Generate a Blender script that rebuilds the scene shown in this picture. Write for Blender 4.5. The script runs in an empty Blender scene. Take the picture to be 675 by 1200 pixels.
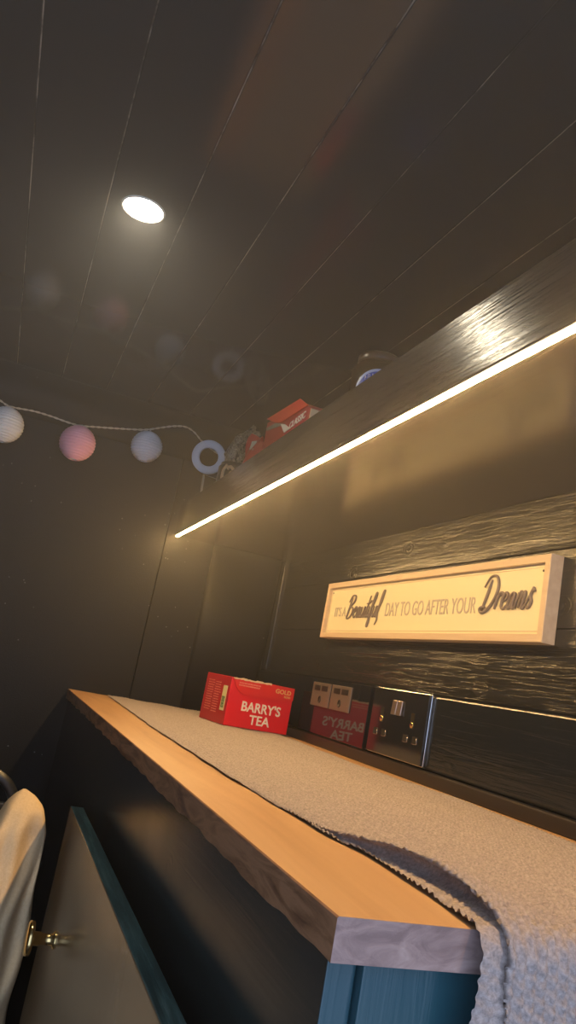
import bpy, bmesh, math, random
import numpy as np
from mathutils import Vector, Matrix
random.seed(7)
rng = np.random.default_rng(7)
PI = math.pi
scn = bpy.context.scene
COL = scn.collection

# ------------------------------------------------------------------ camera
yaw, pitch, roll = 0.3180, 0.2164, 0.1927
ff = Vector((math.sin(yaw)*math.cos(pitch), math.cos(yaw)*math.cos(pitch), math.sin(pitch)))
rt = Vector((math.cos(yaw), -math.sin(yaw), 0)); up = rt.cross(ff)
rr = rt*math.cos(roll) + up*math.sin(roll); uu = -rt*math.sin(roll) + up*math.cos(roll)
cd = bpy.data.cameras.new('camera'); cam = bpy.data.objects.new('camera', cd); COL.objects.link(cam)
cam.matrix_world = Matrix(((rr.x, uu.x, -ff.x, 0), (rr.y, uu.y, -ff.y, 0), (rr.z, uu.z, -ff.z, 0), (0, 0, 0, 1)))
cd.sensor_fit = 'VERTICAL'; cd.sensor_height = 24; cd.lens = 24*911.0/1200; cd.clip_start = .01
scn.camera = cam

# ------------------------------------------------------------------ light
w = bpy.data.worlds.new('world'); scn.world = w; w.use_nodes = True
bg = w.node_tree.nodes['Background']
bg.inputs[0].default_value = (0.58, 0.71, 1.0, 1); bg.inputs[1].default_value = 1.25
LED_STRENGTH = 125.0; LED_COL = (1.0, 0.61, 0.24)
DOWN_STRENGTH = 120.0; DOWN_COL = (1.0, 0.86, 0.62)
vs = scn.view_settings
vs.view_transform = 'Standard'; vs.look = 'None'; vs.gamma = 1; vs.use_curve_mapping = False; vs.exposure = 0.55

# ------------------------------------------------------------------ materials
def mat(name, col=(.5, .5, .5), rough=.5, metal=0, spec=.5, coat=0, emit=None, estr=0):
    m = bpy.data.materials.new(name); m.use_nodes = True
    b = m.node_tree.nodes['Principled BSDF']
    b.inputs['Base Color'].default_value = (*col, 1); b.inputs['Roughness'].default_value = rough
    b.inputs['Metallic'].default_value = metal; b.inputs['Specular IOR Level'].default_value = spec
    b.inputs['Coat Weight'].default_value = coat; b.inputs['Coat Roughness'].default_value = .08
    if emit: b.inputs['Emission Color'].default_value = (*emit, 1); b.inputs['Emission Strength'].default_value = estr
    return m
class NT:
    def __init__(s, m): s.m = m; s.t = m.node_tree; s.b = s.t.nodes['Principled BSDF']; s.L = s.t.links.new
    def n(s, typ, **k):
        x = s.t.nodes.new(typ)
        for a, v in k.items():
            if a.startswith('i_'): x.inputs[a[2:].replace('_', ' ')].default_value = v
            else: setattr(x, a, v)
        return x
    def coords(s, scale, rot=(0, 0, 0), loc=(0, 0, 0)):
        g = s.n('ShaderNodeNewGeometry'); mp = s.n('ShaderNodeMapping')
        mp.inputs['Scale'].default_value = scale; mp.inputs['Rotation'].default_value = rot; mp.inputs['Location'].default_value = loc
        tc = s.n('ShaderNodeTexCoord'); s.L(tc.outputs['Object'], mp.inputs['Vector']); s.t.nodes.remove(g)
        return mp.outputs[0]
    def math(s, op, a, b=None, c=None):
        x = s.n('ShaderNodeMath', operation=op)
        for i, v in enumerate((a, b, c)):
            if v is None: continue
            if isinstance(v, (int, float)): x.inputs[i].default_value = v
            else: s.L(v, x.inputs[i])
        return x.outputs[0]
    def noise(s, vec, scale=1, detail=4, rough=.55, dist=0):
        x = s.n('ShaderNodeTexNoise'); x.inputs['Scale'].default_value = scale; x.inputs['Detail'].default_value = detail
        x.inputs['Roughness'].default_value = rough; x.inputs['Distortion'].default_value = dist
        s.L(vec, x.inputs['Vector']); return x.outputs['Fac']
    def ramp(s, f, stops):
        x = s.n('ShaderNodeValToRGB'); e = x.color_ramp.elements
        while len(e) < len(stops): e.new(.5)
        for i, (p, c) in enumerate(stops): e[i].position = p; e[i].color = (*c, 1) if len(c) == 3 else c
        s.L(f, x.inputs[0]); return x.outputs[0]
    def bump(s, h, strength, dist):
        x = s.n('ShaderNodeBump'); x.inputs['Strength'].default_value = strength; x.inputs['Distance'].default_value = dist
        s.L(h, x.inputs['Height']); s.L(x.outputs[0], s.b.inputs['Normal']); return x
def painted_wood(name, col, rough, axis='Y', grain=.5, gdist=.0006, knots=True, fine=1.0):
    """glossy paint over softwood boards whose grain runs along `axis`"""
    m = mat(name, col, rough); k = NT(m)
    a = {'Y': (1.4, 1, 1), 'X': (1, 1.4, 1), 'Z': (1, 1, 1.4)}[axis]
    st = {'Y': (80, 3.2, 80), 'X': (3.2, 80, 80), 'Z': (80, 80, 3.2)}[axis]
    kn = {'Y': (13, 9, 13), 'X': (9, 13, 13), 'Z': (13, 13, 9)}[axis]
    g1 = k.noise(k.coords(st), 1.0*fine, 5, .6, .4)
    h = g1
    if knots:
        v = k.n('ShaderNodeTexVoronoi'); v.feature = 'F1'; v.inputs['Scale'].default_value = 1; v.inputs['Randomness'].default_value = .9
        k.L(k.coords(kn), v.inputs['Vector'])
        d = v.outputs['Distance']
        near = k.n('ShaderNodeMapRange'); near.inputs[1].default_value = .02; near.inputs[2].default_value = .24; near.inputs[3].default_value = 1; near.inputs[4].default_value = 0
        k.L(d, near.inputs[0])
        ring = k.math('MULTIPLY', k.math('SINE', k.math('MULTIPLY', d, 85)), near.outputs[0])
        # grain lines bend round the knots
        wv = k.math('SINE', k.math('ADD', k.math('MULTIPLY', g1, 20), k.math('MULTIPLY', near.outputs[0], 7)))
        h = k.math('ADD', k.math('MULTIPLY', g1, 1.2), k.math('ADD', k.math('MULTIPLY', ring, .55), k.math('MULTIPLY', wv, .22)))
    k.bump(h, grain, gdist)
    r = k.noise(k.coords((3, 3, 3)), 2.5, 3)
    mr = k.n('ShaderNodeMapRange'); mr.inputs[3].default_value = rough*.75; mr.inputs[4].default_value = rough*1.35
    k.L(r, mr.inputs[0]); k.L(mr.outputs[0], k.b.inputs['Roughness'])
    return m
M = {}
M['ceil'] = painted_wood('ceiling_paint', (.055, .054, .046), .11, 'Y', .22, .0002, knots=False)
M['wallR'] = painted_wood('wall_gloss_paint', (.014, .015, .015), .20, 'Y', .9, .0013)
M['board'] = painted_wood('lower_board_paint', (.009, .012, .016), .16, 'Y', .4, .0007)
M['ledge'] = mat('upstand_paint', (.022, .016, .013), .28)
M['shelf'] = painted_wood('shelf_paint', (.036, .031, .027), .17, 'Y', .30, .00035, knots=False, fine=.7)
M['fascia'] = painted_wood('fascia_paint', (.050, .042, .035), .17, 'Y', .9, .0010, knots=False, fine=1.6)
M['floor'] = painted_wood('floor_boards', (.05, .04, .032), .4, 'Y', .3, .0005)
M['wallL'] = painted_wood('left_wall_paint', (.02, .02, .018), .35, 'Y', .5, .0006)
M['cab'] = painted_wood('cabinet_paint', (.034, .040, .036), .22, 'Y', .12, .0004)
M['teal'] = painted_wood('teal_paint', (.018, .070, .090), .30, 'Z', .3, .0006, knots=True)
M['tealY'] = painted_wood('door_paint', (.035, .085, .095), .34, 'Y', 1.0, .0014, knots=False)
M['doorface'] = painted_wood('door_reflection_tint', (.20, .14, .075), .20, 'Z', .10, .0003, knots=False)  # dark door; the beige cover's reflection is put into its base colour

def streaks():   # scuffed, streaky paint on the door's edge grain
    k = NT(M['tealY']); n = k.noise(k.coords((150, 14, 1)), 1.0, 5, .7, .5)
    k.L(k.ramp(n, [(.42, (.022, .055, .062)), (.58, (.045, .11, .12)), (.72, (.12, .20, .21))]), k.b.inputs['Base Color'])
streaks()
def farwall_mat():
    m = mat('far_wall_lining', (.006, .0065, .0055), .6, spec=.3); k = NT(m)
    n1 = k.noise(k.coords((1, 1, 1)), 320, 3, .7); n2 = k.noise(k.coords((1, 1, 1)), 9, 4, .6)
    k.bump(k.math('ADD', n1, k.math('MULTIPLY', n2, 2.0)), .5, .0012)
    # pale specks in patches on the lining
    v = k.n('ShaderNodeTexVoronoi'); v.inputs['Scale'].default_value = 75; k.L(k.coords((1, 1, 1)), v.inputs['Vector'])
    sp = k.math('LESS_THAN', v.outputs['Distance'], .11)
    pt = k.math('GREATER_THAN', k.noise(k.coords((1, 1, 1), loc=(.3, 0, .2)), 4.5, 2), .56)
    f = k.math('MULTIPLY', sp, pt)
    f = k.math('MULTIPLY', f, k.math('GREATER_THAN', k.noise(k.coords((1, 1, 1)), 30, 1), .52))
    mx = k.n('ShaderNodeMix'); mx.data_type = 'RGBA'; mx.inputs[6].default_value = (.006, .0065, .0055, 1); mx.inputs[7].default_value = (.16, .17, .18, 1)
    k.L(f, mx.inputs[0]); k.L(mx.outputs[2], k.b.inputs['Base Color'])
    return m
M['far'] = farwall_mat()
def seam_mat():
    m = mat('seam_highlight', (.1, .1, .1), .5); k = NT(m)
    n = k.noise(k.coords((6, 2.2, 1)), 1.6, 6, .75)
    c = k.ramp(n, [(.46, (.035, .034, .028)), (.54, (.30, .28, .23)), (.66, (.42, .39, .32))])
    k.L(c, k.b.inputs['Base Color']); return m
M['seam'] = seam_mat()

def wood_top():
    m = mat('oak_top', (.6, .34, .15), .38); k = NT(m)
    n = k.noise(k.coords((9, .9, 9)), 2.4, 6, .6, .8)
    c = k.ramp(n, [(.30, (.42, .225, .095)), (.52, (.53, .305, .14)), (.75, (.61, .38, .185))])
    k.L(c, k.b.inputs['Base Color']); k.bump(n, .2, .0006); return m
def wood_edge():
    m = mat('oak_edge', (.4, .2, .1), .5); k = NT(m)
    n = k.noise(k.coords((10, 7, 45)), 1.3, 5, .6, 1.6)
    c = k.ramp(n, [(.36, (.15, .065, .03)), (.48, (.30, .145, .068)), (.56, (.40, .20, .10)), (.7, (.26, .12, .055))])
    k.L(c, k.b.inputs['Base Color']); k.bump(n, .3, .001); return m
def wood_end():
    m = mat('oak_end_grain', (.3, .22, .2), .45); k = NT(m)
    n = k.noise(k.coords((26, 9, 60)), 1.6, 6, .65, 1.2)
    c = k.ramp(n, [(.35, (.20, .135, .125)), (.55, (.31, .22, .20)), (.75, (.40, .30, .27))])
    k.L(c, k.b.inputs['Base Color']); k.bump(n, .35, .001); return m
M['top'] = wood_top(); M['edge'] = wood_edge(); M['end'] = wood_end()

def fabric(name, c1, c2, sc, b=.5, bd=.001, rough=.9, stretch=(1, 1, 1)):
    m = mat(name, c1, rough, spec=.2); k = NT(m)
    n = k.noise(k.coords(stretch), sc, 4, .7)
    c = k.ramp(n, [(.3, c1), (.7, c2)]); k.L(c, k.b.inputs['Base Color']); k.bump(n, b, bd); return m
M['knit'] = fabric('knit_yarn', (.235, .200, .186), (.47, .405, .375), 420, .6, .0006)
M['drape'] = fabric('beige_cotton', (.66, .48, .27), (.76, .58, .35), 260, .35, .0006)
M['lining'] = fabric('quilted_lining', (.62, .58, .50), (.74, .70, .62), 300, .3, .0006)
M['blackmetal'] = mat('black_metal', (.018, .02, .022), .3, spec=.6)
M['chairseat'] = fabric('chair_pad', (.02, .02, .022), (.035, .035, .035), 200)
M['brass'] = mat('brass', (.80, .58, .25), .18, 1)
M['chrome'] = mat('chrome_edge', (.62, .62, .62), .16, 1)
M['plate'] = mat('black_glass', (.006, .007, .010), .035, spec=.9)
M['sockplate'] = mat('black_nickel', (.010, .011, .014), .09, spec=.8)
M['hole'] = mat('socket_recess', (.003, .003, .003), .6)
M['switch'] = mat('copper_switch', (.42, .33, .28), .28, .8)
M['silver'] = mat('silver_module', (.20, .165, .14), .38, .5)
M['port'] = mat('port_black', (.012, .012, .012), .4)
M['led'] = mat('led_diffuser', (1, .8, .5), .5, emit=LED_COL, estr=LED_STRENGTH)
M['profile'] = mat('led_channel', (.45, .42, .38), .35, .9)
M['down'] = mat('downlight_lens', (1, 1, 1), .5, emit=DOWN_COL, estr=DOWN_STRENGTH)
M['downring'] = mat('downlight_ring', (.75, .75, .72), .35)
M['signframe'] = None
def sign_wood():
    m = mat('sign_wood', (.62, .50, .36), .55); k = NT(m)
    n = k.noise(k.coords((60, 4, 60)), 1.5, 4, .6)
    c = k.ramp(n, [(.3, (.56, .43, .29)), (.7, (.68, .56, .40))]); k.L(c, k.b.inputs['Base Color']); k.bump(n, .25, .0005); return m
M['signframe'] = sign_wood()
M['signpanel'] = fabric('sign_panel', (.76, .71, .48), (.82, .77, .54), 5, .05, .0002, .6, (1, .25, 4))
M['signtext'] = mat('sign_grey_letters', (.20, .165, .145), .5)
M['signserif'] = mat('sign_faint_letters', (.46, .41, .34), .6)
M['nail'] = mat('sign_pin', (.05, .045, .04), .5)
def card(name, c, r=.32):
    m = mat(name, c, r); k = NT(m); n = k.noise(k.coords((1, 1, 1)), 40, 4); k.bump(n, .15, .0006); return m
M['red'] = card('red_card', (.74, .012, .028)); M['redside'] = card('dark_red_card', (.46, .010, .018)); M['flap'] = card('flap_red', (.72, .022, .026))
M['torn'] = card('torn_card', (.72, .55, .36), .8)
M['white'] = mat('white_print', (.85, .80, .72), .5)
M['gold'] = mat('gold_print', (.80, .52, .20), .4)
M['pinkprint'] = mat('pale_red_print', (.80, .30, .22), .5)
M['barcode'] = mat('barcode_panel', (.70, .66, .34), .5); M['green'] = mat('barcode_green', (.10, .22, .05), .6)
M['orangered'] = card('orange_red_card', (.92, .075, .03)); M['greycard'] = card('grey_card_inside', (.30, .26, .22), .8)
M['bluelabel'] = mat('blue_label', (.03, .08, .45), .4); M['palelabel'] = mat('pale_blue_label', (.45, .55, .78), .4)
M['jarglass'] = mat('dark_jar_glass', (.035, .02, .012), .08, spec=.8); M['jarlid'] = mat('jar_lid', (.05, .03, .02), .3)
M['ring'] = mat('pale_blue_ring', (.62, .76, .95), .5)
M['foil'] = None
def foil():
    m = mat('patterned_foil', (.3, .3, .25), .32, .25); k = NT(m)
    n = k.noise(k.coords((1, 1, 1)), 60, 4, .6, 1.5)
    c = k.ramp(n, [(.42, (.05, .045, .03)), (.50, (.34, .32, .24)), (.56, (.10, .09, .06)), (.66, (.55, .52, .44))])
    k.L(c, k.b.inputs['Base Color']); k.bump(n, .5, .003); return m
M['foil'] = foil()
M['tin'] = mat('dark_tin', (.035, .026, .02), .3, spec=.6); M['tan'] = mat('tan_emblem', (.60, .45, .28), .5)
M['clear'] = mat('frosted_glass', (.42, .42, .38), .12, spec=.8)
M['cord'] = mat('cream_cord', (.68, .64, .54), .6)
def lantern(name, c):
    m = mat(name, c, .55, spec=.4); b = m.node_tree.nodes['Principled BSDF']
    b.inputs['Subsurface Weight'].default_value = .3; b.inputs['Subsurface Radius'].default_value = (.02, .02, .02); return m
M['lanternblue'] = lantern('pale_blue_nylon', (.72, .82, .96)); M['lanternpink'] = lantern('pink_nylon', (.95, .50, .66)); M['lanternwhite'] = lantern('white_nylon', (.82, .88, .96))
M['rib'] = mat('grey_wire', (.36, .38, .44), .5); M['hook'] = mat('white_plastic', (.7, .7, .68), .4)

# ------------------------------------------------------------------ mesh helpers
ORG = {}
def obj(name, bm, m, parent=None, smooth=False, props=None):
    """link a bmesh built in world coordinates as one object (origin at its thing's base)"""
    me = bpy.data.meshes.new(name)
    o = bpy.data.objects.new(name, me); COL.objects.link(o)
    org = Vector((0, 0, 0))
    if parent is not None: org = ORG[parent.name]
    if isinstance(bm, tuple): me.from_pydata(bm[0], [], bm[1])
    else:
        bmesh.ops.recalc_face_normals(bm, faces=bm.faces); bm.to_mesh(me); bm.free()
    ms = m if isinstance(m, (list, tuple)) else [m]
    for q in ms: me.materials.append(q)
    if org.length: me.transform(Matrix.Translation(-org))
    if smooth:
        for p in me.polygons: p.use_smooth = True
    if parent is not None: o.parent = parent
    ORG[o.name] = org
    for a, v in (props or {}).items(): o[a] = v
    me.update()
    return o
def base_origin(o, loc):
    """move a top-level mesh's origin to the thing's base"""
    loc = Vector(loc); o.data.transform(Matrix.Translation(-loc)); o.location = loc; ORG[o.name] = loc
def thing(name, label, cat, loc, group=None):
    o = bpy.data.objects.new(name, None); COL.objects.link(o); o.empty_display_size = .02
    o.location = loc; o['label'] = label; o['category'] = cat; ORG[o.name] = Vector(loc)
    if group: o['group'] = group
    return o
def box(bm, x0, x1, y0, y1, z0, z1, bev=0, seg=2, mi=0, mtx=None):
    v = [bm.verts.new((x, y, z)) for x in (x0, x1) for y in (y0, y1) for z in (z0, z1)]
    F = [(0, 1, 3, 2), (4, 6, 7, 5), (0, 4, 5, 1), (2, 3, 7, 6), (0, 2, 6, 4), (1, 5, 7, 3)]
    fs = [bm.faces.new([v[i] for i in f]) for f in F]
    for f in fs: f.material_index = mi
    if mtx is not None:
        for q in v: q.co = mtx @ q.co
    if bev:
        bmesh.ops.recalc_face_normals(bm, faces=fs)
        es = list({e for f in fs for e in f.edges})
        bmesh.ops.bevel(bm, geom=es, offset=bev, segments=seg, profile=.5, affect='EDGES')
    return fs
def B(*a, **k):
    bm = bmesh.new(); box(bm, *a, **k); return bm
def frame_of(axis):
    a = Vector(axis).normalized(); t = Vector((0, 0, 1)) if abs(a.z) < .9 else Vector((1, 0, 0))
    u = a.cross(t).normalized(); return a, u, a.cross(u)
def lathe(bm, origin, axis, prof, n=40, mi=0, smooth=True):
    """prof: (radius, height along axis)"""
    a, u, v = frame_of(axis); o = Vector(origin); rings = []
    for r, h in prof:
        if r < 1e-6: rings.append([bm.verts.new(o + a*h)])
        else: rings.append([bm.verts.new(o + a*h + (u*math.cos(t) + v*math.sin(t))*r) for t in [2*PI*i/n for i in range(n)]])
    for A, Bq in zip(rings, rings[1:]):
        for i in range(n):
            j = (i+1) % n
            if len(A) == 1 and len(Bq) == 1: continue
            if len(A) == 1: f = bm.faces.new((A[0], Bq[i], Bq[j]))
            elif len(Bq) == 1: f = bm.faces.new((A[i], Bq[0], A[j]))
            else: f = bm.faces.new((A[i], Bq[i], Bq[j], A[j]))
            f.smooth = smooth; f.material_index = mi
def tube(bm, pts, r, n=8, caps=True, closed=False):
    pts = [Vector(p) for p in pts]; rs = r if isinstance(r, (list, tuple)) else [r]*len(pts)
    prev = None; rings = []
    for i, p in enumerate(pts):
        a = pts[(i-1) % len(pts)] if (i or closed) else p; b = pts[(i+1) % len(pts)] if (i < len(pts)-1 or closed) else p
        t = (b-a).normalized()
        if prev is None: _, u, _ = frame_of(t)
        else: u = (prev - t*prev.dot(t)).normalized()
        prev = u; v = t.cross(u)
        rings.append([bm.verts.new(p + (u*math.cos(q) + v*math.sin(q))*rs[i]) for q in [2*PI*k/n for k in range(n)]])
    pr = list(zip(rings, rings[1:])) + ([(rings[-1], rings[0])] if closed else [])
    for A, Bq in pr:
        for i in range(n):
            j = (i+1) % n; f = bm.faces.new((A[i], Bq[i], Bq[j], A[j])); f.smooth = True
    if caps and not closed:
        bm.faces.new(rings[0][::-1]); bm.faces.new(rings[-1])
def catmull(P, k=6):
    P = [Vector(p) for p in P]
    if len(P) < 3: return P
    Q = [P[0]*2-P[1]] + P + [P[-1]*2-P[-2]]; out = []
    for i in range(1, len(Q)-2):
        a, b, c, d = Q[i-1:i+3]
        for s in range(k):
            t = s/k; out.append(.5*((2*b) + (c-a)*t + (2*a-5*b+4*c-d)*t*t + (3*b-a-3*c+d)*t**3))
    out.append(Q[-2]); return out
def text_bm(s, p0, udir, vdir, width, height, thick=.0006, bold=0, shear=0):
    """lettering from Blender's own font fitted to a width and height; p0 is its lower left corner"""
    cu = bpy.data.curves.new('t', 'FONT'); cu.body = s; cu.size = 1; cu.offset = bold; cu.shear = shear; cu.resolution_u = 4; cu.extrude = .5
    to = bpy.data.objects.new('t', cu); COL.objects.link(to)
    me = bpy.data.meshes.new_from_object(to.evaluated_get(bpy.context.evaluated_depsgraph_get()))
    bpy.data.objects.remove(to); bpy.data.curves.remove(cu)
    xs = [v.co.x for v in me.vertices]; ys = [v.co.y for v in me.vertices]
    x0, x1, y0, y1 = min(xs), max(xs), min(ys), max(ys)
    u = Vector(udir).normalized(); v = Vector(vdir).normalized(); nn = u.cross(v); p0 = Vector(p0)
    for q in me.vertices:
        c = q.co.copy(); q.co = p0 + u*((c.x-x0)/(x1-x0)*width) + v*((c.y-y0)/(y1-y0)*height) + nn*(c.z*thick)
    bm = bmesh.new(); bm.from_mesh(me); bpy.data.meshes.remove(me); return bm
def struct(name, bm, m, smooth=False): return obj(name, bm, m, None, smooth, {'kind': 'structure'})

# ------------------------------------------------------------------ setting
YF = 1.8725; ZC = .612; XW = .625; ZF = -1.05; XL = -.80; YR = -.30; ZW = -.099
# ceiling boards run away from the camera, 106 mm apart
bm = bmesh.new(); x = XL-.02; edges = [.416+.106*k for k in range(-12, 3)]
for a, b in zip(edges, edges[1:]):
    dz = random.uniform(-.0006, .0006)
    box(bm, a+.0003, min(b-.0003, XW+.06), YR, YF+.03, ZC+dz, ZC+.018, .0012, 2)
for a in edges[1:-1]:      # pale strips between the boards: seam highlights put in as colour
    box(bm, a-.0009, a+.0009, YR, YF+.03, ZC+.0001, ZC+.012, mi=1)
box(bm, edges[0], XW+.06, YR, YF+.03, ZC+.018, ZC+.03)
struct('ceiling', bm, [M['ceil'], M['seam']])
# right wall: horizontal boards
bm = bmesh.new(); zs = [-.21, -.105+.024, .0295, .128, .229, .330, .431, .532, .632]
zs = [ZF, ZF+.101, ZF+.202, ZF+.303, ZF+.404, ZF+.505, ZF+.606, ZF+.707, ZF+.808, ZF+.909, .0285, .128, .229, .330, .431, .532, .633]
for a, b in zip(zs, zs[1:]):
    dx = random.uniform(-.0005, .0005)
    box(bm, XW+dx, XW+.02, YR, YF+.03, a+.0003, b-.0003, .0014, 2)
box(bm, XW+.02, XW+.03, YR, YF+.03, ZF, .63)
struct('wall_right', bm, M['wallR'])
# lower, thicker board with a rounded top edge and the narrow upstand below it
struct('trim_1', B(XW-.0075, XW+.002, YR+.05, YF-.002, -.080, .0285, bev=.0068, seg=6), M['board'])
struct('trim_2', B(XW-.0145, XW-.0002, YR+.05, YF-.002, ZW, -.0805, bev=.002, seg=2), M['ledge'])
# far wall lining, with a joint
bm = bmesh.new()
box(bm, XL, .3195, YF, YF+.02, ZF, ZC, .001); box(bm, .3215, XW+.02, YF+.0006, YF+.02, ZF, ZC, .001)
box(bm, XL, XW+.02, YF+.02, YF+.03, ZF, ZC)
struct('wall_far', bm, M['far'])
# rounded rail under the ceiling
bm = bmesh.new(); n = 14
prof = [(YF+.001, ZC-.002)] + [(YF-.032*math.sin(PI*(i/n)), ZC-.004-.115*(i/n)) for i in range(n+1)] + [(YF+.001, ZC-.119)]
rg = [[bm.verts.new((xx, y, z)) for y, z in prof] for xx in (XL, XW-.001)]
for i in range(len(prof)-1):
    f = bm.faces.new((rg[0][i], rg[0][i+1], rg[1][i+1], rg[1][i])); f.smooth = True
bm.faces.new(rg[0]); bm.faces.new(rg[1])
struct('trim_3', bm, M['far'])
# rounded boxing in the corner, under the shelf
bm = bmesh.new(); n = 16
prof = [(.443, YF+.001)] + [(.534-.091*math.cos(PI*i/n), YF-.020*math.sin(PI*i/n)**.6) for i in range(n+1)] + [(XW, YF+.001)]
rg = [[bm.verts.new((a, b, z)) for a, b in prof] for z in (ZW-.02, .3025)]
for i in range(len(prof)-1):
    f = bm.faces.new((rg[0][i], rg[0][i+1], rg[1][i+1], rg[1][i])); f.smooth = True
bm.faces.new(rg[0]); bm.faces.new(rg[1])
struct('trim_4', bm, M['far'])
struct('trim_5', B(XW-.006, XW, YF-.052, YF-.022, .0290, .3025, bev=.0022, seg=3), M['board'])
bm = bmesh.new()
for k in range(17):
    box(bm, XL-.02, XL, YR, YF+.03, ZF+.1*k+.001, min(ZF+.1*k+.099, ZC+.02), .0016)
box(bm, XL-.03, XL-.02, YR, YF+.03, ZF, ZC+.02)
struct('wall_left', bm, M['wallL'])
bm = bmesh.new()
for k in range(15): box(bm, XL+.1*k+.0006, min(XL+.1*k+.0994, XW+.02), YR, YF+.03, ZF-.02, ZF, .001)
struct('floor', bm, M['floor'])

# ------------------------------------------------------------------ cabinet under the worktop
YN = .3566; XWF = .1797
CX = .186
cab = thing('base_cabinet', 'dark teal base cabinet under the wooden worktop, against the right wall', 'cabinet', (CX, .38, ZF))
obj('front_panel', B(CX, CX+.016, .372, YF-.003, ZF+.001, ZW-.0208, bev=.0008), M['cab'], cab)
fp = bpy.data.objects['front_panel']; fp.data.materials.append(M['teal'])
for p in fp.data.polygons:
    if p.normal.y < -.8: p.material_index = 1
obj('end_panel', B(CX+.0165, XW-.015, .366, .384, ZF+.001, ZW-.0208, bev=.001), M['teal'], cab)
# door a little proud of the front, with a brass knob
DX = .150
door = obj('door', B(DX, DX+.0175, .43, 1.137, ZF+.10, -.211, bev=.0012), [M['doorface'], M['tealY']], cab)
for p in door.data.polygons:
    if p.normal.z > .5 or p.normal.y > .8 or p.normal.y < -.8: p.material_index = 1
for ya in (.45, 1.08): obj('hinge_block', B(DX+.0176, CX, ya, ya+.04, ZF+.12, -.3), M['cab'], cab)
bm = bmesh.new(); ky, kz = 1.0, -.333
lathe(bm, (DX+.001, ky, kz), (-1, 0, 0), [(0, 0), (.0095, 0), (.0095, .003), (.0062, .0045), (.0062, .017), (.0075, .0175), (.0075, .026), (.008, .0265), (.0175, .0272), (.0185, .0285), (.0185, .0320), (.0168, .0340), (0, .0348)], 40)
kn = obj('knob', bm, M['brass'], door)
# ------------------------------------------------------------------ worktop
TH = .0203
bm = bmesh.new(); ny = 150; xs_in = XW-.0149
ys = [YN + (YF-.001-YN)*(i/ny) for i in range(ny+1)]
r2 = np.random.default_rng(3)
def jag(y):  # chipped, wavy lower arris
    v = .0008*math.sin(y*23) + .0006*math.sin(y*61+1) + .0007*math.sin(y*133+2)
    if 1.05 < y < 1.6: v += .003*abs(math.sin(y*37))*abs(math.sin(y*11))
    return max(v, -.001)
T0 = [bm.verts.new((XWF+.0008, y, ZW)) for y in ys]; T1 = [bm.verts.new((XWF, y, ZW-.0008)) for y in ys]
Bt = [bm.verts.new((XWF, y, ZW-TH+jag(y) if i else ZW-TH)) for i, y in enumerate(ys)]
Bi = [bm.verts.new((XWF+.0045, y, ZW-TH)) for y in ys]
R0 = [bm.verts.new((xs_in, y, ZW)) for y in ys]; R1 = [bm.verts.new((xs_in, y, ZW-TH)) for y in ys]
for i in range(ny):
    for A, C_, mi in ((T0, R0, 0), (T1, T0, 1), (Bt, T1, 1), (Bi, Bt, 1), (R1, Bi, 1), (R0, R1, 1)):
        f = bm.faces.new((A[i], A[i+1], C_[i+1], C_[i])); f.material_index = mi
f = bm.faces.new((T0[0], T1[0], Bt[0], Bi[0], R1[0], R0[0])); f.material_index = 2
f = bm.faces.new((T0[-1], T1[-1], Bt[-1], Bi[-1], R1[-1], R0[-1])); f.material_index = 1
wt = obj('worktop', bm, [M['top'], M['edge'], M['end']], None, False, {'label': 'long orange-brown wooden worktop with chipped front edge on the dark cabinet', 'category': 'worktop'})
base_origin(wt, (XWF, YN, ZW-TH))

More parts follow.
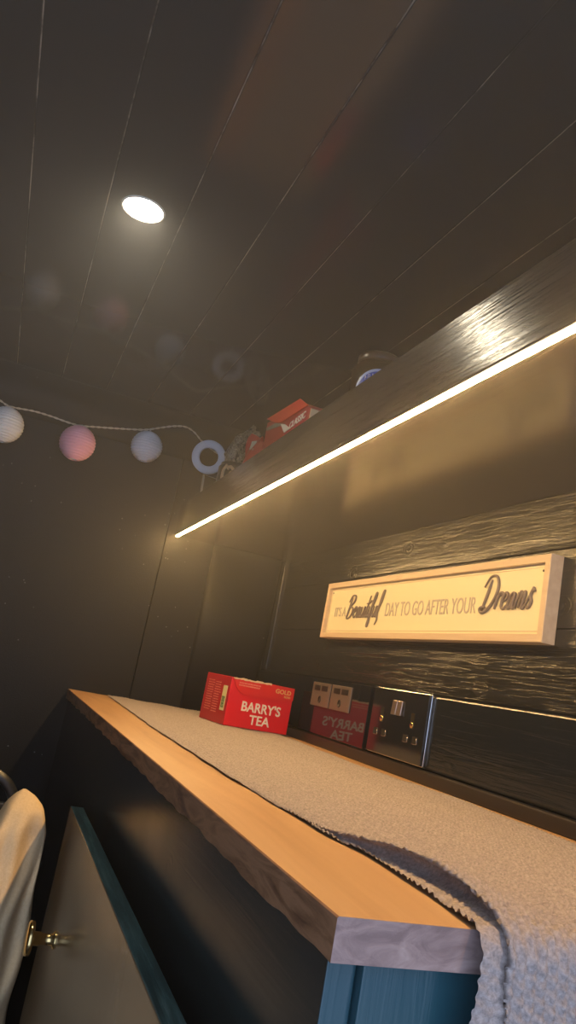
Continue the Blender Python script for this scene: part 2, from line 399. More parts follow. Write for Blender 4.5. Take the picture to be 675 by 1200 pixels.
# ------------------------------------------------------------------ knitted runner
def runner():
    yc = np.array([YF-.002, 1.19, .92, .80, .70, .61, .55, .50, .43, .41, .378, .3566, .0])
    xe = np.array([.268, .250, .249, .247, .251, .253, .255, .262, .262, .261, .256, .2535, .2535])
    hy = np.array([2, .62, .56, .515, .477, .43, .40, .381, .357, .34, .30, .0]); hh = np.array([0, 0, .001, .006, .011, .0135, .0115, .009, .006, .0045, .004, .003])
    def XE(y): return np.interp(-y, -yc, xe) + .0010*np.sin(y*55)
    def H(y): return np.interp(-y, -hy, hh)
    # arc length along the runner: top, rounded over the end, then down
    rad = .010; v = []
    y = YF-.012
    while y > YN+.002: v.append((y, 0.)); y -= .0022 if y > .75 else .0014
    for k in range(1, 8):
        a = k/7*PI/2; v.append((YN+.002-rad*math.sin(a), -(rad-rad*math.cos(a))))
    yb = YN+.002-rad; z = -rad-.0014
    while z > -.36: v.append((yb, z)); z -= .0014
    v = np.array(v); nv = len(v)
    arc = np.concatenate([[0], np.cumsum(np.hypot(*np.diff(v, axis=0).T))])
    # across: lower lip, tuck, upper lip, then the sheet
    xback = .583
    nu_s = 270
    P = []
    for i, (yy, zz) in enumerate(v):
        ye = yy if zz > -rad*.5 else yy
        hang = max(0, min(1, (-zz-rad)/.07)); hang = hang*hang*(3-2*hang); xl = XE(max(yy, .0)); h = H(yy) if zz >= 0 else .0045*math.exp(zz/.06)
        if zz < -rad: xl = .2535 - .004*hang
        low = max(0.0, min(1.0, (.50-yy)/.07)); xc = xl + .002 + .0105*low
        if zz < 0: xc = xc + (.2775 + .010*(-zz) - xc)*hang
        us = [xl, xl+(xc-xl)*.25, xl+(xc-xl)*.5, xl+(xc-xl)*.75, xc, xc+.007*(h/.0135), xc+.0105*(h/.0135), xc+.006*(h/.0135), xc-.0012*(h/.0135), xc+.0022]
        hs = [0, .0003, .0004, .0003, 0, h*.25, h*.5, h*.78, h*.97, h]
        xb = xback + .004*math.sin(yy*9) - (.012 if yy > 1 else .0) + .002*math.sin(yy*37)
        q = np.linspace(0, 1, nu_s-10+1)[1:]
        sx = xc+.0022 + (xb-xc-.0022)*q
        sh = h*np.exp(-((sx-xc)/.030)**2) + .0006*np.sin(sx*70+yy*13)*np.minimum(1, (sx-xc)*30)
        us = np.concatenate([us, sx]); hs = np.concatenate([hs, sh])
        # stitches: columns 5 mm apart, little V loops along the length
        per = .0068; u_n = us/per; ph = arc[i]/.0072
        col_ = np.abs(np.sin(PI*u_n))**.6; odd = np.floor(u_n) % 2
        loop = .5+.5*np.sin(2*PI*(ph + .5*odd + .35*np.abs((u_n % 1)-.5)*2))
        amp = np.interp(yy, [.36, .45, .8], [.0036, .0024, .0018])
        d = amp*(col_*.55 + loop*.6*col_) + .00035*rng.standard_normal(len(us))
        t = max(0, min(1, -zz/rad)) if zz < 0 else 0; a = math.acos(1-t)
        if zz < -rad:   # drift of folds in the hanging part
            hs = hs + .004*hang*np.sin((us-.26)*46)*np.minimum(1, (us-.25)*40)
        d = d*(1+.6*hang)
        tot = hs + d + .0008
        yo = yy - tot*math.sin(a); zo = ZW + zz + tot*math.cos(a)
        P.append(np.stack([us, np.broadcast_to(yo, us.shape), np.broadcast_to(zo, us.shape)], 1))
    P = np.array(P); nu = P.shape[1]
    idx = np.arange(nv*nu).reshape(nv, nu)
    q = np.stack([idx[:-1, :-1], idx[1:, :-1], idx[1:, 1:], idx[:-1, 1:]], -1).reshape(-1, 4)
    me = bpy.data.meshes.new('table_runner')
    me.vertices.add(nv*nu); me.vertices.foreach_set('co', P.reshape(-1).astype(np.float32))
    me.loops.add(q.size); me.loops.foreach_set('vertex_index', q.reshape(-1).astype(np.int32))
    me.polygons.add(len(q)); me.polygons.foreach_set('loop_start', (np.arange(len(q))*4).astype(np.int32))
    me.update(calc_edges=True); me.polygons.foreach_set('use_smooth', np.ones(len(q), bool)); me.materials.append(M['knit'])
    o = bpy.data.objects.new('table_runner', me); COL.objects.link(o)
    o['label'] = 'grey-beige knitted runner laid along the wooden worktop and hanging over its near end'; o['category'] = 'table runner'
    base_origin(o, (.255, YN, ZW))
runner()

# ------------------------------------------------------------------ overhead shelf with light strip
SX = .3399; SZ = .303; SY0 = .02
sh = thing('overhead_shelf', 'long black glossy shelf with a deep front board, high on the right wall', 'shelf', (XW, SY0, SZ))
obj('shelf_board', B(SX+.018, XW-.0007, SY0, YF-.001, SZ+.0005, SZ+.016, bev=.0008), M['shelf'], sh)
obj('front_board', B(SX, SX+.0178, SY0, YF-.001, SZ, .380, bev=.0012), M['fascia'], sh)
led = thing('light_strip', 'glowing warm white light strip along the lower front edge of the shelf', 'strip light', (SX, SY0, SZ))
bm = bmesh.new(); box(bm, SX+.0012, SX+.0110, SY0+.02, YF-.012, SZ-.0016, SZ-.0001, .0003)
obj('channel', bm, M['profile'], led)
bm = bmesh.new(); pr = [(SX+.0025, SZ-.0017), (SX+.0026, SZ-.0032), (SX+.0036, SZ-.0044), (SX+.0055, SZ-.0047), (SX+.0074, SZ-.0044), (SX+.0084, SZ-.0032), (SX+.0085, SZ-.0017)]
ra = [[bm.verts.new((a, y, b)) for a, b in pr] for y in (SY0+.02, YF-.010)]
for i in range(len(pr)): bm.faces.new((ra[0][i], ra[0][(i+1) % len(pr)], ra[1][(i+1) % len(pr)], ra[1][i]))
bm.faces.new(ra[0]); bm.faces.new(ra[1]); obj('diffuser', bm, M['led'], led)

# ------------------------------------------------------------------ downlight
dc = Vector((.042, 1.036, ZC))
dl = thing('downlight', 'small round glowing downlight set in the black board ceiling', 'ceiling light', dc)
bm = bmesh.new(); lathe(bm, dc, (0, 0, -1), [(.0295, -.001), (.0315, .0005), (.0310, .0020), (.0288, .0026), (.0280, .0012)], 56); obj('bezel', bm, M['downring'], dl)
bm = bmesh.new(); lathe(bm, dc, (0, 0, -1), [(.0280, .0008), (.024, .0022), (.015, .0030), (0, .0033)], 56); obj('lens', bm, M['down'], dl)

# ------------------------------------------------------------------ sockets
def plate_round(bm, y0, y1, z0, z1, x0, x1, r=.004, bev=.0012):
    box(bm, x0, x1, y0, y1, z0, z1, bev, 3)
PX = XW-.0075
def twin_socket():
    y0, y1, z0, z1 = 1.0285, 1.2091, -.0771, .0276
    t = thing('double_socket', 'black double wall socket with metal switches, beside the blank glossy panel', 'socket', (PX, (y0+y1)/2, z0))
    bm = bmesh.new(); box(bm, PX-.0040, PX-.0002, y0, y1, z0, z1, .0008, 2)
    obj('back_frame', bm, M['chrome'], t, props={'label': 'chrome edge'})
    obj('face_plate', B(PX-.0075, PX-.0041, y0+.0012, y1-.0012, z0+.0012, z1-.0012, bev=.0010, seg=3), M['sockplate'], t)
    X = PX-.0076; yc = (y0+y1)/2
    for s in (-1, 1):
        cy = yc + s*.0085
        bm = bmesh.new(); box(bm, X-.0030, X, cy-.0072, cy+.0072, -.012, .0105, .0012, 2)
        for v_ in bm.verts:
            if v_.co.z < -.005 and v_.co.x < X-.001: v_.co.x -= .0014
        obj('rocker_switch', bm, M['switch'], t)
    for s in (-1, 1):
        cy = yc + s*.0500
        bm = bmesh.new()
        box(bm, X-.0005, X, cy-.0055, cy+.0055, -.0270, -.0040, .0002)
        e = obj('earth_slot', bm, M['hole'], t)
        bm = bmesh.new(); lathe(bm, (X-.0004, cy, -.0215), (-1, 0, 0), [(.0046, 0), (.0046, .0008), (.0030, .0014), (0, .0016)], 20)
        obj('contact', bm, M['brass'], e)
        for q in (-1, 1):
            bm = bmesh.new(); py = cy+q*.0145
            box(bm, X-.0005, X, py-.0072, py+.0072, -.0480, -.0375, .0002)
            h = obj('pin_slot', bm, M['hole'], t)
            bm = bmesh.new(); tube(bm, [(X-.0006, py+a_*.0072, b_) for a_, b_ in ((-.9, -.0385), (-1, -.0475), (.2, -.0482), (1, -.0475))], .0006, 6)
            obj('slot_rim', bm, M['chrome'], h)
        bm = bmesh.new()
    return t
twin_socket()
def module_plate():
    y0, y1, z0, z1 = 1.2250, 1.625, -.0785, .0270
    t = thing('module_panel', 'glossy black wall panel with two silver charging modules, behind the red tea box', 'socket panel', (PX, (y0+y1)/2, z0))
    obj('face_plate', B(PX-.0060, PX-.0002, y0, y1, z0, z1, bev=.0012, seg=3), M['plate'], t)
    X = PX-.0061
    for ya, yb in ((1.297, 1.385), (1.391, 1.479)):
        zt, zb = .0190, -.0265
        m_ = obj('charging_module', B(X-.0022, X, ya, yb, zb, zt, bev=.0008), M['silver'], t)
        w_ = yb-ya
        for k in (.30, .70):
            yc = ya+w_*k
            bm = bmesh.new(); box(bm, X-.0030, X-.0023, yc-.014, yc+.014, .0035, .0135, .0003); q = obj('usb_port', bm, M['port'], m_)
        bm = bmesh.new(); yc = ya+w_*.5
        lathe(bm, (X-.0023, yc, -.0130), (-1, 0, 0), [(.0070, 0), (.0070, .0006), (.0052, .0006), (.0052, .0001), (0, .0001)], 24)
        obj('round_port', bm, M['port'], m_)
module_plate()

# ------------------------------------------------------------------ sign
def sign():
    X1 = XW-.0006; X0 = .605
    # corner points on the front (slightly out of square as it hangs)
    y0, y1, z0, z1 = .785, 1.481, .1075, .2185
    t = thing('wall_sign', 'cream framed wooden sign with grey motto lettering on the right wall', 'sign', (XW, y1, z0))
    fw = .0105
    bm = bmesh.new(); I = (y0+fw, y1-fw, z0+fw, z1-fw); O = (y0, y1, z0, z1)
    def rect(r, x): return [bm.verts.new((x, a, b)) for a, b in ((r[0], r[2]), (r[1], r[2]), (r[1], r[3]), (r[0], r[3]))]
    o0 = rect(O, X0+.0008); o0b = rect((O[0]+.0008, O[1]-.0008, O[2]+.0008, O[3]-.0008), X0); o1 = rect(O, X1)
    i0 = rect((I[0]-.0006, I[1]+.0006, I[2]-.0006, I[3]+.0006), X0); i1 = rect(I, X0+.0006); i2 = rect(I, X1)
    for A, C_ in ((o1, o0), (o0, o0b), (o0b, i0), (i0, i1), (i1, i2), (i2, o1)):
        for k in range(4): bm.faces.new((A[k], A[(k+1) % 4], C_[(k+1) % 4], C_[k]))
    obj('frame', bm, M['signframe'], t)
    PXs = X0+.0065
    pn = obj('panel', B(PXs, PXs+.004, I[0]+.0004, I[1]-.0004, I[2]+.0004, I[3]-.0004), M['signpanel'], t)
    # fine raised border on the panel
    bm = bmesh.new(); a, b, c, d = I[0]+.005, I[1]-.005, I[2]+.0042, I[3]-.0042
    tube(bm, [(PXs, a, c), (PXs, b, c), (PXs, b, d), (PXs, a, d)], .0006, 6, closed=True)
    obj('inner_border', bm, M['signframe'], pn)
    for yy in (I[0]+.009, I[1]-.009):
        bm = bmesh.new(); lathe(bm, (PXs-.0001, yy, I[3]-.009), (-1, 0, 0), [(.0016, 0), (.0014, .0008), (0, .0011)], 14); obj('pin', bm, M['nail'], pn)
    U = (0, -1, 0); V = (0, 0, 1); xs = PXs-.0005
    def P(u, v): return Vector((xs, y1-(y1-y0)*u, z0+(z1-z0)*v))
    H = z1-z0; W_ = y1-y0
    for s, u0, u1, v0, v1 in (("IT'S A", .062, .136, .385, .555), ('DAY TO GO AFTER YOUR', .376, .772, .36, .575)):
        obj('lettering', text_bm(s, P(u0, v0), U, V, (u1-u0)*W_, (v1-v0)*H, .0008), M['signserif'], pn)
        # serifs: short feet under and over the capitals
    G = {  # brush-script strokes, x to the right, y up, x-height 1
     'B': ([[(.35, 2.0), (.2, 1.0), (.0, -.1)], [(-.15, 1.55), (.3, 2.15), (.95, 2.1), (.95, 1.55), (.3, 1.05), (.85, .95), (1.0, .45), (.65, .0), (.1, -.1), (-.1, .2)]], 1.25),
     'e': ([[(.05, .45), (.45, .6), (.55, .9), (.3, 1.0), (.08, .6), (.12, .15), (.4, .0), (.75, .3)]], .72),
     'a': ([[(.6, .85), (.35, 1.0), (.08, .6), (.1, .1), (.35, .1), (.62, .95), (.55, .2), (.7, .0), (.95, .3)]], .88),
     'u': ([[(.12, 1.0), (.02, .3), (.2, .0), (.5, .35), (.66, 1.0), (.58, .2), (.72, .0), (.95, .3)]], .88),
     't': ([[(.42, 2.0), (.25, 1.0), (.16, .2), (.32, .0), (.55, .25)], [(-.05, 1.25), (.35, 1.3), (.75, 1.45)]], .5),
     'i': ([[(.16, 1.0), (.06, .2), (.2, .0), (.42, .3)], [(.25, 1.45), (.27, 1.55)]], .42),
     'f': ([[(.0, .5), (.4, 1.2), (.62, 2.05), (.42, 2.2), (.25, 1.4), (.08, .0), (-.05, -.8), (.12, -.85), (.22, .0), (.5, .4)]], .5),
     'l': ([[(.0, .4), (.4, 1.3), (.55, 2.3), (.36, 2.2), (.16, 1.0), (.1, .2), (.28, -.3), (.1, -.75)]], .5),
     'D': ([[(.45, 1.95), (.3, 1.0), (.05, -.05)], [(-.25, 1.5), (.2, 2.15), (.9, 2.15), (1.35, 1.5), (1.25, .7), (.7, .0), (.1, -.2), (-.25, .05), (.1, .2), (.7, .0)]], 1.5),
     'r': ([[(.1, 1.0), (.05, .5), (.0, .0)], [(.08, .55), (.3, 1.0), (.55, 1.0), (.5, .8)]], .6),
     'm': ([[(.1, 1.0), (.0, .0)], [(.06, .5), (.3, 1.0), (.42, .85), (.34, .0)], [(.4, .5), (.65, 1.0), (.78, .85), (.7, .1), (.85, .0), (1.05, .3)]], 1.0),
     's': ([[(.0, .15), (.5, 1.25), (.35, .75), (.55, .35), (.35, .0), (.05, .15)], [(.5, 1.25), (.62, 1.0)]], .65)}
    for word, u0, u1, vb, ht, r_ in (('Beautiful', .150, .345, .36, .175, .0016), ('Dreams', .795, .950, .40, .19, .0019)):
        tot = sum(G[c][1] for c in word); x_ = 0; bm = bmesh.new(); k = (u1-u0)*W_/tot
        for c in word:
            for st in G[c][0]:
                pts = []
                for a_, b_ in st:
                    pts.append(P(u0, vb) + Vector(U)*((x_+a_)*k + b_*ht*H*.22) + Vector(V)*(b_*ht*H))
                cp = catmull(pts, 6); nn_ = len(cp)
                tube(bm, cp, [r_*(.65+.55*math.sin(PI*min(1, max(0, i/nn_)))) for i in range(nn_)], 8)
            x_ += G[c][1]
        for v_ in bm.verts: v_.co.x -= .0012
        obj('script_lettering', bm, M['signtext'], pn)
sign()

# ------------------------------------------------------------------ tea box on the worktop
def tea_box():
    zb = ZW+.0036; Wd, Dp, Ht = .1440, .118, .0925
    Mp = Vector((.4450, 1.496, zb)); ang = math.atan2(.026, .157)
    u = Vector((math.cos(ang), math.sin(ang), 0)); dpt = Vector((-math.sin(ang), math.cos(ang), 0)); v = Vector((0, 0, 1))
    t = thing('tea_box', 'red cardboard tea box standing at the far end of the worktop', 'box', Mp + u*Wd/2 + dpt*Dp/2)
    mt = Matrix((( u.x, dpt.x, 0, Mp.x), (u.y, dpt.y, 0, Mp.y), (0, 0, 1, Mp.z), (0, 0, 0, 1)))
    bm = bmesh.new(); box(bm, 0, Wd, 0, Dp, 0, Ht, .0010, 2, mtx=mt)
    c = obj('carton', bm, [M['red'], M['redside']], t)
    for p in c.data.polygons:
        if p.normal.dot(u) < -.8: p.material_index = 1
    def W(a, b, d=0): return mt @ Vector((a*Wd, d, b*Ht))
    # lid flap with a curved lower cut
    bm = bmesh.new(); outline = [(0.0, 1.0)]
    cut = [(.04, .93), (.07, .85), (.11, .77), (.17, .71), (.26, .68), (.5, .68), (.75, .69), (.93, .71), (1.0, .735)]
    outline += cut + [(1.0, 1.0)]
    f0 = [bm.verts.new(W(a, b, -.0016)) for a, b in outline]; f1 = [bm.verts.new(W(a, b, -.0003)) for a, b in outline]
    bm.faces.new(f0); bm.faces.new(f1[::-1])
    for i in range(len(outline)):
        j = (i+1) % len(outline); bm.faces.new((f0[i], f0[j], f1[j], f1[i]))
    fl = obj('lid_flap', bm, M['flap'], t)
    bm = bmesh.new()
    rg_ = random.Random(4); k = 24; xs_ = [.02+.6*i/k for i in range(k+1)]
    A = [bm.verts.new(W(a, 1.0+rg_.uniform(-.002, .022), -.0019)) for a in xs_]; Bq = [bm.verts.new(W(a, .985-rg_.uniform(0, .018), -.0019)) for a in xs_]
    A2 = [bm.verts.new(q.co + dpt*.003) for q in A]; B2 = [bm.verts.new(q.co + dpt*.0004) for q in Bq]
    for i in range(k):
        bm.faces.new((A[i], A[i+1], Bq[i+1], Bq[i])); bm.faces.new((A2[i], A2[i+1], A[i+1], A[i])); bm.faces.new((Bq[i], Bq[i+1], B2[i+1], B2[i]))
    obj('torn_edge', bm, M['torn'], fl)
    # letters
    tk = .0005
    obj('lettering', text_bm("BARRY'S", W(.225, .345, -.0004), u, v, .615*Wd, .215*Ht, tk, .022), M['white'], c)
    obj('lettering', text_bm('TEA', W(.375, .095, -.0004), u, v, .325*Wd, .20*Ht, tk, .022), M['white'], c)
    obj('lettering', text_bm('GOLD', W(.70, .835, -.0018), u, v, .25*Wd, .095*Ht, tk, .02), M['gold'], fl)
    obj('lettering', text_bm('BLEND', W(.85, .765, -.0018), u, v, .10*Wd, .042*Ht, tk, .01), M['gold'], fl)
    bm = bmesh.new(); rg_ = random.Random(9)   # fine print as short dashes
    for row, (a0, a1) in ((.915, (.12, .44)), (.865, (.12, .44))):
        a = a0
        while a < a1:
            l_ = rg_.uniform(.012, .03); box(bm, a*Wd, (a+l_)*Wd, -.0019, -.0016, (row-.012)*Ht, (row+.014)*Ht, mtx=mt); a += l_+.009
    obj('fine_print', bm, M['pinkprint'], fl)
    # side: fine print columns, barcode panel
    bm = bmesh.new()
    for c0, c1, r0, r1 in ((.12, .34, .22, .86), (.42, .62, .20, .84)):
        r_ = r1
        while r_ > r0:
            a = c0
            while a < c1:
                l_ = rg_.uniform(.015, .06); box(bm, -.0003, .0, (1-a-l_)*Dp, (1-a)*Dp, (r_-.008)*Ht, (r_+.008)*Ht, mtx=mt); a += l_+.015
            r_ -= .052
    obj('fine_print', bm, M['pinkprint'], c)
    bm = bmesh.new(); box(bm, -.0004, 0, .045*Dp*2, .25*Dp, .28*Ht, .80*Ht, mtx=mt); bc = obj('barcode_panel', bm, M['barcode'], c)
    bm = bmesh.new()
    for i in range(11):
        z_ = .34+.022*i; box(bm, -.0007, -.0004, .12*Dp, .225*Dp, z_*Ht, (z_+.012+.004*(i % 3 == 0))*Ht, mtx=mt)
    obj('barcode', bm, M['green'], bc)
tea_box()

# ------------------------------------------------------------------ things on the shelf
ZS = SZ+.0162
def shelf_things():
    # pale blue ring
    bm = bmesh.new(); c = Vector((.364, 1.785, .4930)); R_, r_ = .041, .0225
    ax = Vector((-.28, -1, -.20)).normalized()
    lathe(bm, c, ax, [(r_, -.008), (R_-.002, -.008), (R_, -.006), (R_, .006), (R_-.002, .008), (r_+.001, .008), (r_, .007), (r_, -.008)], 64)
    t = thing('paper_tape_roll', 'pale blue-white ring standing upright on the shelf by the far wall', 'ring', (c.x, c.y, ZS))
    obj('ring_body', bm, M['ring'], t)
    # clear stand below it
    bm = bmesh.new()
    tube(bm, [(.374, 1.80, ZS+.002), (.364, 1.80, .452), (.402, 1.79, .446), (.368, 1.797, ZS+.05)], .0030, 8)
    box(bm, .366, .45, 1.775, 1.83, ZS, ZS+.006, .002)
    obj('stand', bm, M['clear'], t)
    # dark round tin with tan emblem
    c = Vector((.405, 1.664, ZS))
    t = thing('dark_tin', 'dark round tin with a tan emblem, standing in front of the pale ring', 'tin', c)
    bm = bmesh.new(); lathe(bm, c, (0, 0, 1), [(0, 0), (.036, 0), (.038, .002), (.038, .128), (.036, .131), (.034, .131), (.034, .138), (0, .139)], 48); obj('tin_body', bm, M['tin'], t)
    bm = bmesh.new()
    def onc(a, z, r=.0388): return Vector((c.x+r*math.sin(a), c.y-r*math.cos(a), ZS+z))
    for ring_ in ([(-.75, .128), (-.95, .115), (-.95, .095), (-.75, .080), (-.45, .074), (-.3, .082)], [(-.72, .118), (-.55, .124), (-.35, .118), (-.15, .110), (.1, .108)], [(-.6, .100), (-.42, .112), (-.25, .102)]):
        tube(bm, catmull([onc(a, z) for a, z in ring_], 5), .0035, 8)
    obj('emblem', bm, M['tan'], t)
    # crumpled patterned packet
    c = Vector((.430, 1.690, ZS)); bm = bmesh.new(); rg_ = random.Random(5)
    bmesh.ops.create_icosphere(bm, subdivisions=4, radius=1)
    from mathutils import noise as mn
    for v_ in bm.verts:
        p = v_.co.copy(); k = 1+.28*mn.noise(p*2.1)+.14*mn.noise(p*5.3)+.06*mn.noise(p*11)
        v_.co = Vector((p.x*.030*k, p.y*.026*k, p.z*.056*k))
        v_.co.x += .30*v_.co.z
        v_.co += Vector((.430, 1.738, .522))
    lo = min(v_.co.z for v_ in bm.verts)
    for v_ in bm.verts: v_.co.z = v_.co.z if v_.co.z > .46 else ZS + (v_.co.z-lo)/(.46-lo)*(.46-ZS)
    o = obj('foil_packet', bm, M['foil'], None, props={'label': 'crumpled patterned packet standing between the pale ring and the red packet', 'category': 'packet'})
    for p in o.data.polygons: p.use_smooth = False
    base_origin(o, (.43, 1.732, ZS))
    # crumpled red packet
    bm = bmesh.new(); g = [[None]*15 for _ in range(11)]; front = []
    def pk(i, j, s):
        a = i/14; b = j/10
        x_ = .388+.010*a; y_ = 1.500-.135*a
        z_ = ZS + b*(.158-.022*a+.008*math.sin(a*9)+.005*math.sin(a*23))
        th = .017*(1-b**1.5)+.0012
        n_ = .006*math.sin(7*a+5*b)+.004*math.sin(15*a-9*b+1)
        return (x_+s*th+n_*(b > 0), y_, z_)
    for s in (-1, 1):
        V_ = [[bm.verts.new(pk(i, j, s)) for i in range(15)] for j in range(11)]; front.append(V_)
        for j in range(10):
            for i in range(14): bm.faces.new((V_[j][i], V_[j][i+1], V_[j+1][i+1], V_[j+1][i]))
    A, C_ = front
    for i in range(14): bm.faces.new((A[10][i], A[10][i+1], C_[10][i+1], C_[10][i])); bm.faces.new((A[0][i], A[0][i+1], C_[0][i+1], C_[0][i]))
    for j in range(10): bm.faces.new((A[j][0], A[j+1][0], C_[j+1][0], C_[j][0])); bm.faces.new((A[j][14], A[j+1][14], C_[j+1][14], C_[j][14]))
    t = thing('red_packet', 'crumpled red packet with a white patch, left of the open red box on the shelf', 'packet', (.393, 1.47, ZS))
    obj('packet_body', bm, M['redside'], t)
    bm = bmesh.new()
    def pf(a, b, off): p = pk(a*14, b*10, -1); return Vector((p[0]-off, p[1]-off*.3, p[2]))
    V_ = [bm.verts.new(pf(a, b, .0012)) for a, b in ((.12, .90), (.20, .95), (.34, .78), (.16, .80))]; V2 = [bm.verts.new(q.co+Vector((.0010, .0003, 0))) for q in V_]
    bm.faces.new(V_); bm.faces.new(V2)
    for i in range(4): bm.faces.new((V_[i], V_[(i+1) % 4], V2[(i+1) % 4], V2[i]))
    obj('white_patch', bm, M['white'], t)
    # open red box tipped up, lettering on its front
    def redbox():
        t = thing('open_red_box', 'red cardboard box with raised orange-red lid and white lettering on the shelf', 'box', (.40, 1.27, ZS))
        x0, x1 = .372, .432
        def plate(pts, xa, xb):
            bm = bmesh.new(); A = [bm.verts.new((xa, y, z)) for y, z in pts]; C_ = [bm.verts.new((xb, y, z)) for y, z in pts]
            bm.faces.new(A); bm.faces.new(C_[::-1]); n_ = len(pts)
            for i in range(n_): bm.faces.new((A[i], A[(i+1) % n_], C_[(i+1) % n_], C_[i]))
            return bm
        obj('carton', plate([(1.115, ZS), (1.352, ZS), (1.354, .470), (1.176, .461), (1.110, .430)], x0, x1), M['redside'], t)
        obj('lid', plate([(1.357, .478), (1.176, .466), (1.128, .441), (1.262, .4465), (1.30, .456)], x0-.0025, x0-.0004), M['orangered'], t)
        obj('side_panel', plate([(1.352, .458), (1.30, .4545), (1.262, .4445), (1.235, .4365), (1.345, .452)], x0-.0014, x0-.0003), M['greycard'], t)
        obj('white_tab', plate([(1.262, .4435), (1.235, .4355), (1.205, .4205), (1.232, .4195)], x0-.0018, x0-.0003), M['white'], t)
        obj('lettering', text_bm('CLASSIC', (x0-.0005, 1.212, .4205), (0, -1, .02), (0, 0, 1), .075, .0125, .0006, .02), M['white'], t)
        obj('card_edge', plate([(1.114, .432), (1.1095, .4300), (1.1145, ZS), (1.119, ZS)], x0-.0010, x1), M['torn'], t)
    redbox()
    # dark jar, blue label
    c = Vector((.407, .955, ZS))
    t = thing('dark_jar', 'dark glass jar with a round-topped blue label, nearest thing on the shelf', 'jar', c)
    bm = bmesh.new(); lathe(bm, c, (0, 0, 1), [(0, 0), (.034, 0), (.0365, .003), (.0365, .126), (.034, .134), (.029, .137), (.029, .141)], 56); obj('jar_body', bm, M['jarglass'], t)
    bm = bmesh.new(); lathe(bm, c, (0, 0, 1), [(0, .1412), (.030, .1412), (.031, .143), (.031, .151), (.029, .153), (0, .153)], 48); obj('jar_lid', bm, M['jarlid'], t)
    def lab(R_, a0, a1, b0, top, mt_, nm, par):
        bm = bmesh.new(); n_ = 40; ra = []
        for rr_ in (R_, R_-.0003):
            lo_ = []; hi_ = []
            for i in range(n_+1):
                s = -1+2*i/n_; a = (a0+a1)/2+(a1-a0)/2*s
                p = Vector((c.x+rr_*math.sin(a), c.y-rr_*math.cos(a), 0))
                lo_.append(bm.verts.new((p.x, p.y, ZS+b0))); hi_.append(bm.verts.new((p.x, p.y, ZS+b0+(top-b0)*(.72+.28*math.sqrt(max(0, 1-s*s))))))
            for i in range(n_): f = bm.faces.new((lo_[i], lo_[i+1], hi_[i+1], hi_[i])); f.smooth = True
        return obj(nm, bm, mt_, par)
    L1 = lab(.0370, -1.25, .62, .010, .1225, M['palelabel'], 'label_border', t)
    lab(.0374, -1.17, .55, .012, .1185, M['bluelabel'], 'label_field', L1)
    bm = bmesh.new(); k = 9    # small raised white marks of the label lettering
    for i in range(k):
        a = -.85+1.05*i/(k-1); z_ = ZS+.101+.008*math.sqrt(max(0, 1-((i-4)/4.6)**2))
        p = Vector((c.x+.0377*math.sin(a), c.y-.0377*math.cos(a), z_)); tg = Vector((math.cos(a), math.sin(a), 0))
        tube(bm, [p-tg*.0012, p-tg*.0010+Vector((0, 0, .006)), p+tg*.0010+Vector((0, 0, .006)), p+tg*.0012] if i % 2 else [p, p+Vector((0, 0, .006)), p+tg*.0012+Vector((0, 0, .003))], .0004, 5)
    obj('label_lettering', bm, M['white'], L1)
shelf_things()

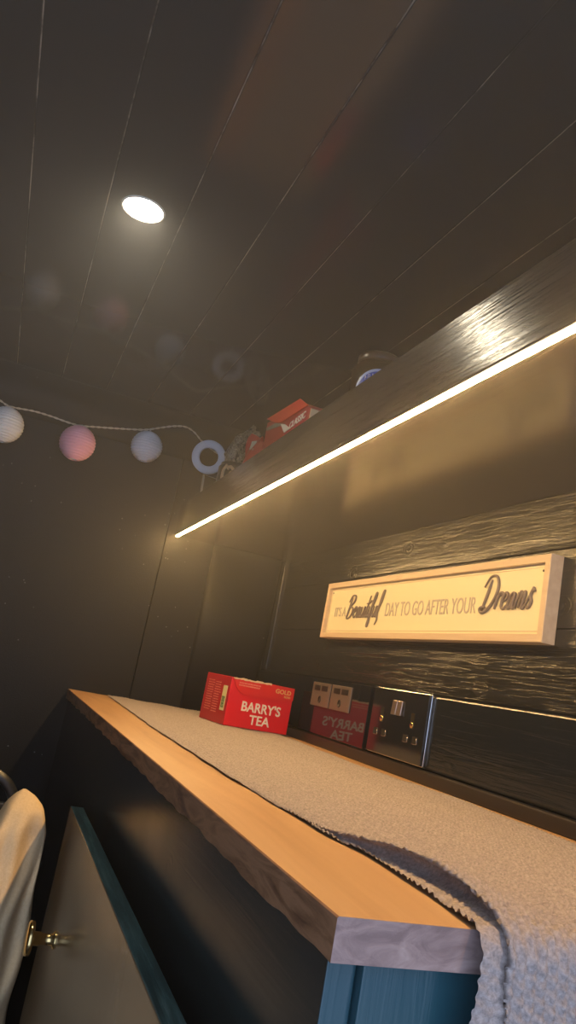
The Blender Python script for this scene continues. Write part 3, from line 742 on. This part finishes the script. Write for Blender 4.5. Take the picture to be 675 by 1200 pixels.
# ------------------------------------------------------------------ string of paper lanterns
def lanterns():
    P = [(-.30, 1.835, .560), (-.22, 1.83, .524), (-.16, 1.825, .506), (-.124, 1.82, .497), (-.100, 1.82, .490), (-.05, 1.82, .4945), (-.009, 1.82, .494), (.030, 1.82, .491), (.060, 1.82, .4915), (.095, 1.82, .499), (.127, 1.82, .506), (.170, 1.82, .516), (.209, 1.82, .5265), (.245, 1.82, .543), (.272, 1.82, .5545), (.300, 1.825, .562), (.325, 1.83, .556), (.36, 1.835, .535), (.43, 1.83, .51), (.51, 1.80, .49), (.56, 1.70, .47), (.575, 1.55, .43), (.58, 1.42, .37), (.58, 1.32, .325)]
    cp = catmull([Vector(p) for p in P], 16)
    bm = bmesh.new()
    for s in (0, PI):
        pts = []; L = 0
        for i, p in enumerate(cp):
            if i: L += (p-cp[i-1]).length
            t = (cp[min(i+1, len(cp)-1)]-cp[max(i-1, 0)]).normalized(); _, u, v = frame_of(t); a = L/.014*2*PI*.5+s
            pts.append(p+(u*math.cos(a)+v*math.sin(a))*.0013)
        tube(bm, pts, .0012, 6)
    o = obj('string_light_wire', bm, M['cord'], None, props={'label': 'twisted cream cord of the lantern string along the top of the far wall', 'category': 'cord'})
    base_origin(o, cp[0])
    def one(c, m, label, R_=.0395, sq=1.0):
        t = thing('paper_lantern', label, 'lantern', c, 'lanterns on the string')
        bm = bmesh.new(); prof = []; n = 15
        for i in range(n*4+1):
            a = .30+(PI-.55)*i/(n*4); rib = .0014*math.cos(2*PI*i/4)
            prof.append(((R_+rib)*math.sin(a), (R_+rib)*math.cos(a)*sq))
        lathe(bm, c, (0, 0, 1), prof, 48); obj('shade', bm, m, t)
        bm = bmesh.new()
        for i in range(1, n):
            a = .30+(PI-.55)*i/n; r_ = (R_+.0006)*math.sin(a); z_ = (R_+.0006)*math.cos(a)*sq
            tube(bm, [c+Vector((r_*math.cos(q), r_*math.sin(q), z_)) for q in [2*PI*k/32 for k in range(32)]], .0007, 5, closed=True)
        obj('wire_rib', bm, M['rib'], t)
        bm = bmesh.new(); top = c.z+R_*sq*math.cos(.30)
        lathe(bm, (c.x, c.y, top-.001), (0, 0, 1), [(0, 0), (.0120, 0), (.0120, .002), (.003, .0035), (.002, .0075), (0, .0078)], 24); obj('cap', bm, M['hook'], t)
        bm = bmesh.new(); lathe(bm, (c.x, c.y, c.z-R_*sq*.97), (0, 0, 1), [(.0085, .0), (.0100, .001), (.0098, .003), (.0085, .003)], 24)
        obj('lower_ring', bm, M['hook'], t)
        return t
    one(Vector((-.100, 1.82, .4500-.004)), M['lanternwhite'], 'pale white-blue ribbed lantern at the left edge, left of the pink one', .0400)
    one(Vector((.062, 1.82, .4520-.003)), M['lanternpink'], 'pink ribbed lantern, the only pink one on the string', .0405)
    one(Vector((.218, 1.82, .4890-.003)), M['lanternblue'], 'pale blue ribbed lantern nearest the shelf, right of the pink one', .0365)
lanterns()

# ------------------------------------------------------------------ chair with a beige cover thrown over it
def chair():
    t = thing('metal_chair', 'black metal chair with curved back behind the beige cover, lower left', 'chair', (-.12, 1.30, ZF))
    Y = 1.33; zt = -.205
    arch = catmull([(.102, Y+.03, ZF+.46), (.102, Y, -.45), (.100, Y, -.300), (.085, Y, -.243), (.050, Y, -.214), (-.02, Y, zt), (-.12, Y, zt), (-.22, Y, zt), (-.29, Y, -.214), (-.325, Y, -.243), (-.34, Y, -.300), (-.342, Y, -.45), (-.342, Y+.03, ZF+.46)], 8)
    bm = bmesh.new(); tube(bm, arch, .0085, 12); obj('back_frame', bm, M['blackmetal'], t)
    for k in range(5):
        z_ = -.262-.030*k; obj('back_slat', B(-.335, .096, Y-.005, Y+.005, z_-.008, z_+.008, bev=.003), M['blackmetal'], t)
    obj('seat', B(-.345, .105, Y+.02, Y+.42, ZF+.455, ZF+.48, bev=.01, seg=3), M['chairseat'], t)
    for x_ in (-.325, .085):
        for y_ in (Y+.04, Y+.40):
            bm = bmesh.new(); tube(bm, [(x_, y_, ZF), (x_, y_, ZF+.455)], .010, 12); obj('leg', bm, M['blackmetal'], t)
    # beige cover: two hanging faces joined over the frame corner, in folds
    nz, na = 90, 120; V = []
    lv = np.array([0, .008, .02, .05, .09, .15, .25, .40, .60, .80]); ztop = -.204
    xr = np.array([.091, .106, .118, .127, .131, .134, .136, .134, .130, .128])
    xlv = np.array([.086, .077, .068, .055, .030, -.060, -.16, -.26, -.32, -.34])
    yf = np.array([1.172, 1.155, 1.135, 1.12, 1.10, 1.085, 1.075, 1.08, 1.10, 1.11])
    yb = np.array([1.176, 1.188, 1.20, 1.22, 1.24, 1.26, 1.28, 1.29, 1.29, 1.29])
    for i in range(nz+1):
        s = (i/nz)**1.4*.80; z = ztop-s
        a, b, c_, d = (np.interp(s, lv, q) for q in (xr, xlv, yf, yb))
        cx, cy, hx, hy = (a+b)/2, (c_+d)/2, (a-b)/2, (d-c_)/2
        for j in range(na):
            q = 2*PI*j/na
            ca, sa = math.cos(q), math.sin(q); ex = abs(ca)**.62*(1 if ca > 0 else -1); ey = abs(sa)**.62*(1 if sa > 0 else -1)
            x_ = cx+hx*ex; y_ = cy+hy*ey
            if sa < 0:
                xx = x_; am = min(1, s/.05)*.020
                y_ += am*(1.9*(abs(math.sin(xx*33+.9+1.2*s))-.6)+.5*math.sin(xx*118+.5-5*s)+.25*math.sin(xx*240+s*30))*min(1, hx/.05)*(1-abs(ca)**6)
                y_ += .006*math.sin(s*60+xx*30)*min(1, s/.04)
            zz = z + (.014*math.sin(xx*50) if False else 0)
            V.append((x_+.0025*math.sin(s*45+q*2)*min(1, s/.05), y_, zz))
    F = []
    for i in range(nz):
        for j in range(na):
            k = (j+1) % na; F.append((i*na+j, (i+1)*na+j, (i+1)*na+k, i*na+k))
    F.append(tuple(range(na)))
    o = obj('beige_cover', (V, F), M['drape'], None, True, {'label': 'beige cotton cover draped in folds over the chair back, lower left', 'category': 'cover'})
    base_origin(o, (-.1, 1.18, ztop-.8))
chair()

# ------------------------------------------------------------------ added haze volume imitating lens glare around the lights
hm = bpy.data.materials.new('glare_haze'); hm.use_nodes = True; ht = hm.node_tree; ht.nodes.clear()
ho = ht.nodes.new('ShaderNodeOutputMaterial'); hv = ht.nodes.new('ShaderNodeVolumeScatter')
hv.inputs['Color'].default_value = (1, 1, 1, 1); hv.inputs['Density'].default_value = .10; hv.inputs['Anisotropy'].default_value = .35
htc = ht.nodes.new('ShaderNodeTexCoord'); hsx = ht.nodes.new('ShaderNodeSeparateXYZ'); hmr = ht.nodes.new('ShaderNodeMapRange')
hmr.interpolation_type = 'SMOOTHSTEP'     # the haze thickens towards the ceiling
for i_, v_ in enumerate((-.20, .38, 0, .108)): hmr.inputs[i_+1].default_value = v_
ht.links.new(htc.outputs['Object'], hsx.inputs[0]); ht.links.new(hsx.outputs[2], hmr.inputs[0]); ht.links.new(hmr.outputs[0], hv.inputs['Density'])
ht.links.new(hv.outputs[0], ho.inputs['Volume'])
hz = obj('haze', B(XL+.002, XW+.018, YR-.02, YF+.018, -.30, ZC+.016), hm, None, False, {'kind': 'stuff', 'label': 'added thin haze imitating lens glare, denser towards the ceiling', 'category': 'haze'})
bpy.context.view_layer.update()
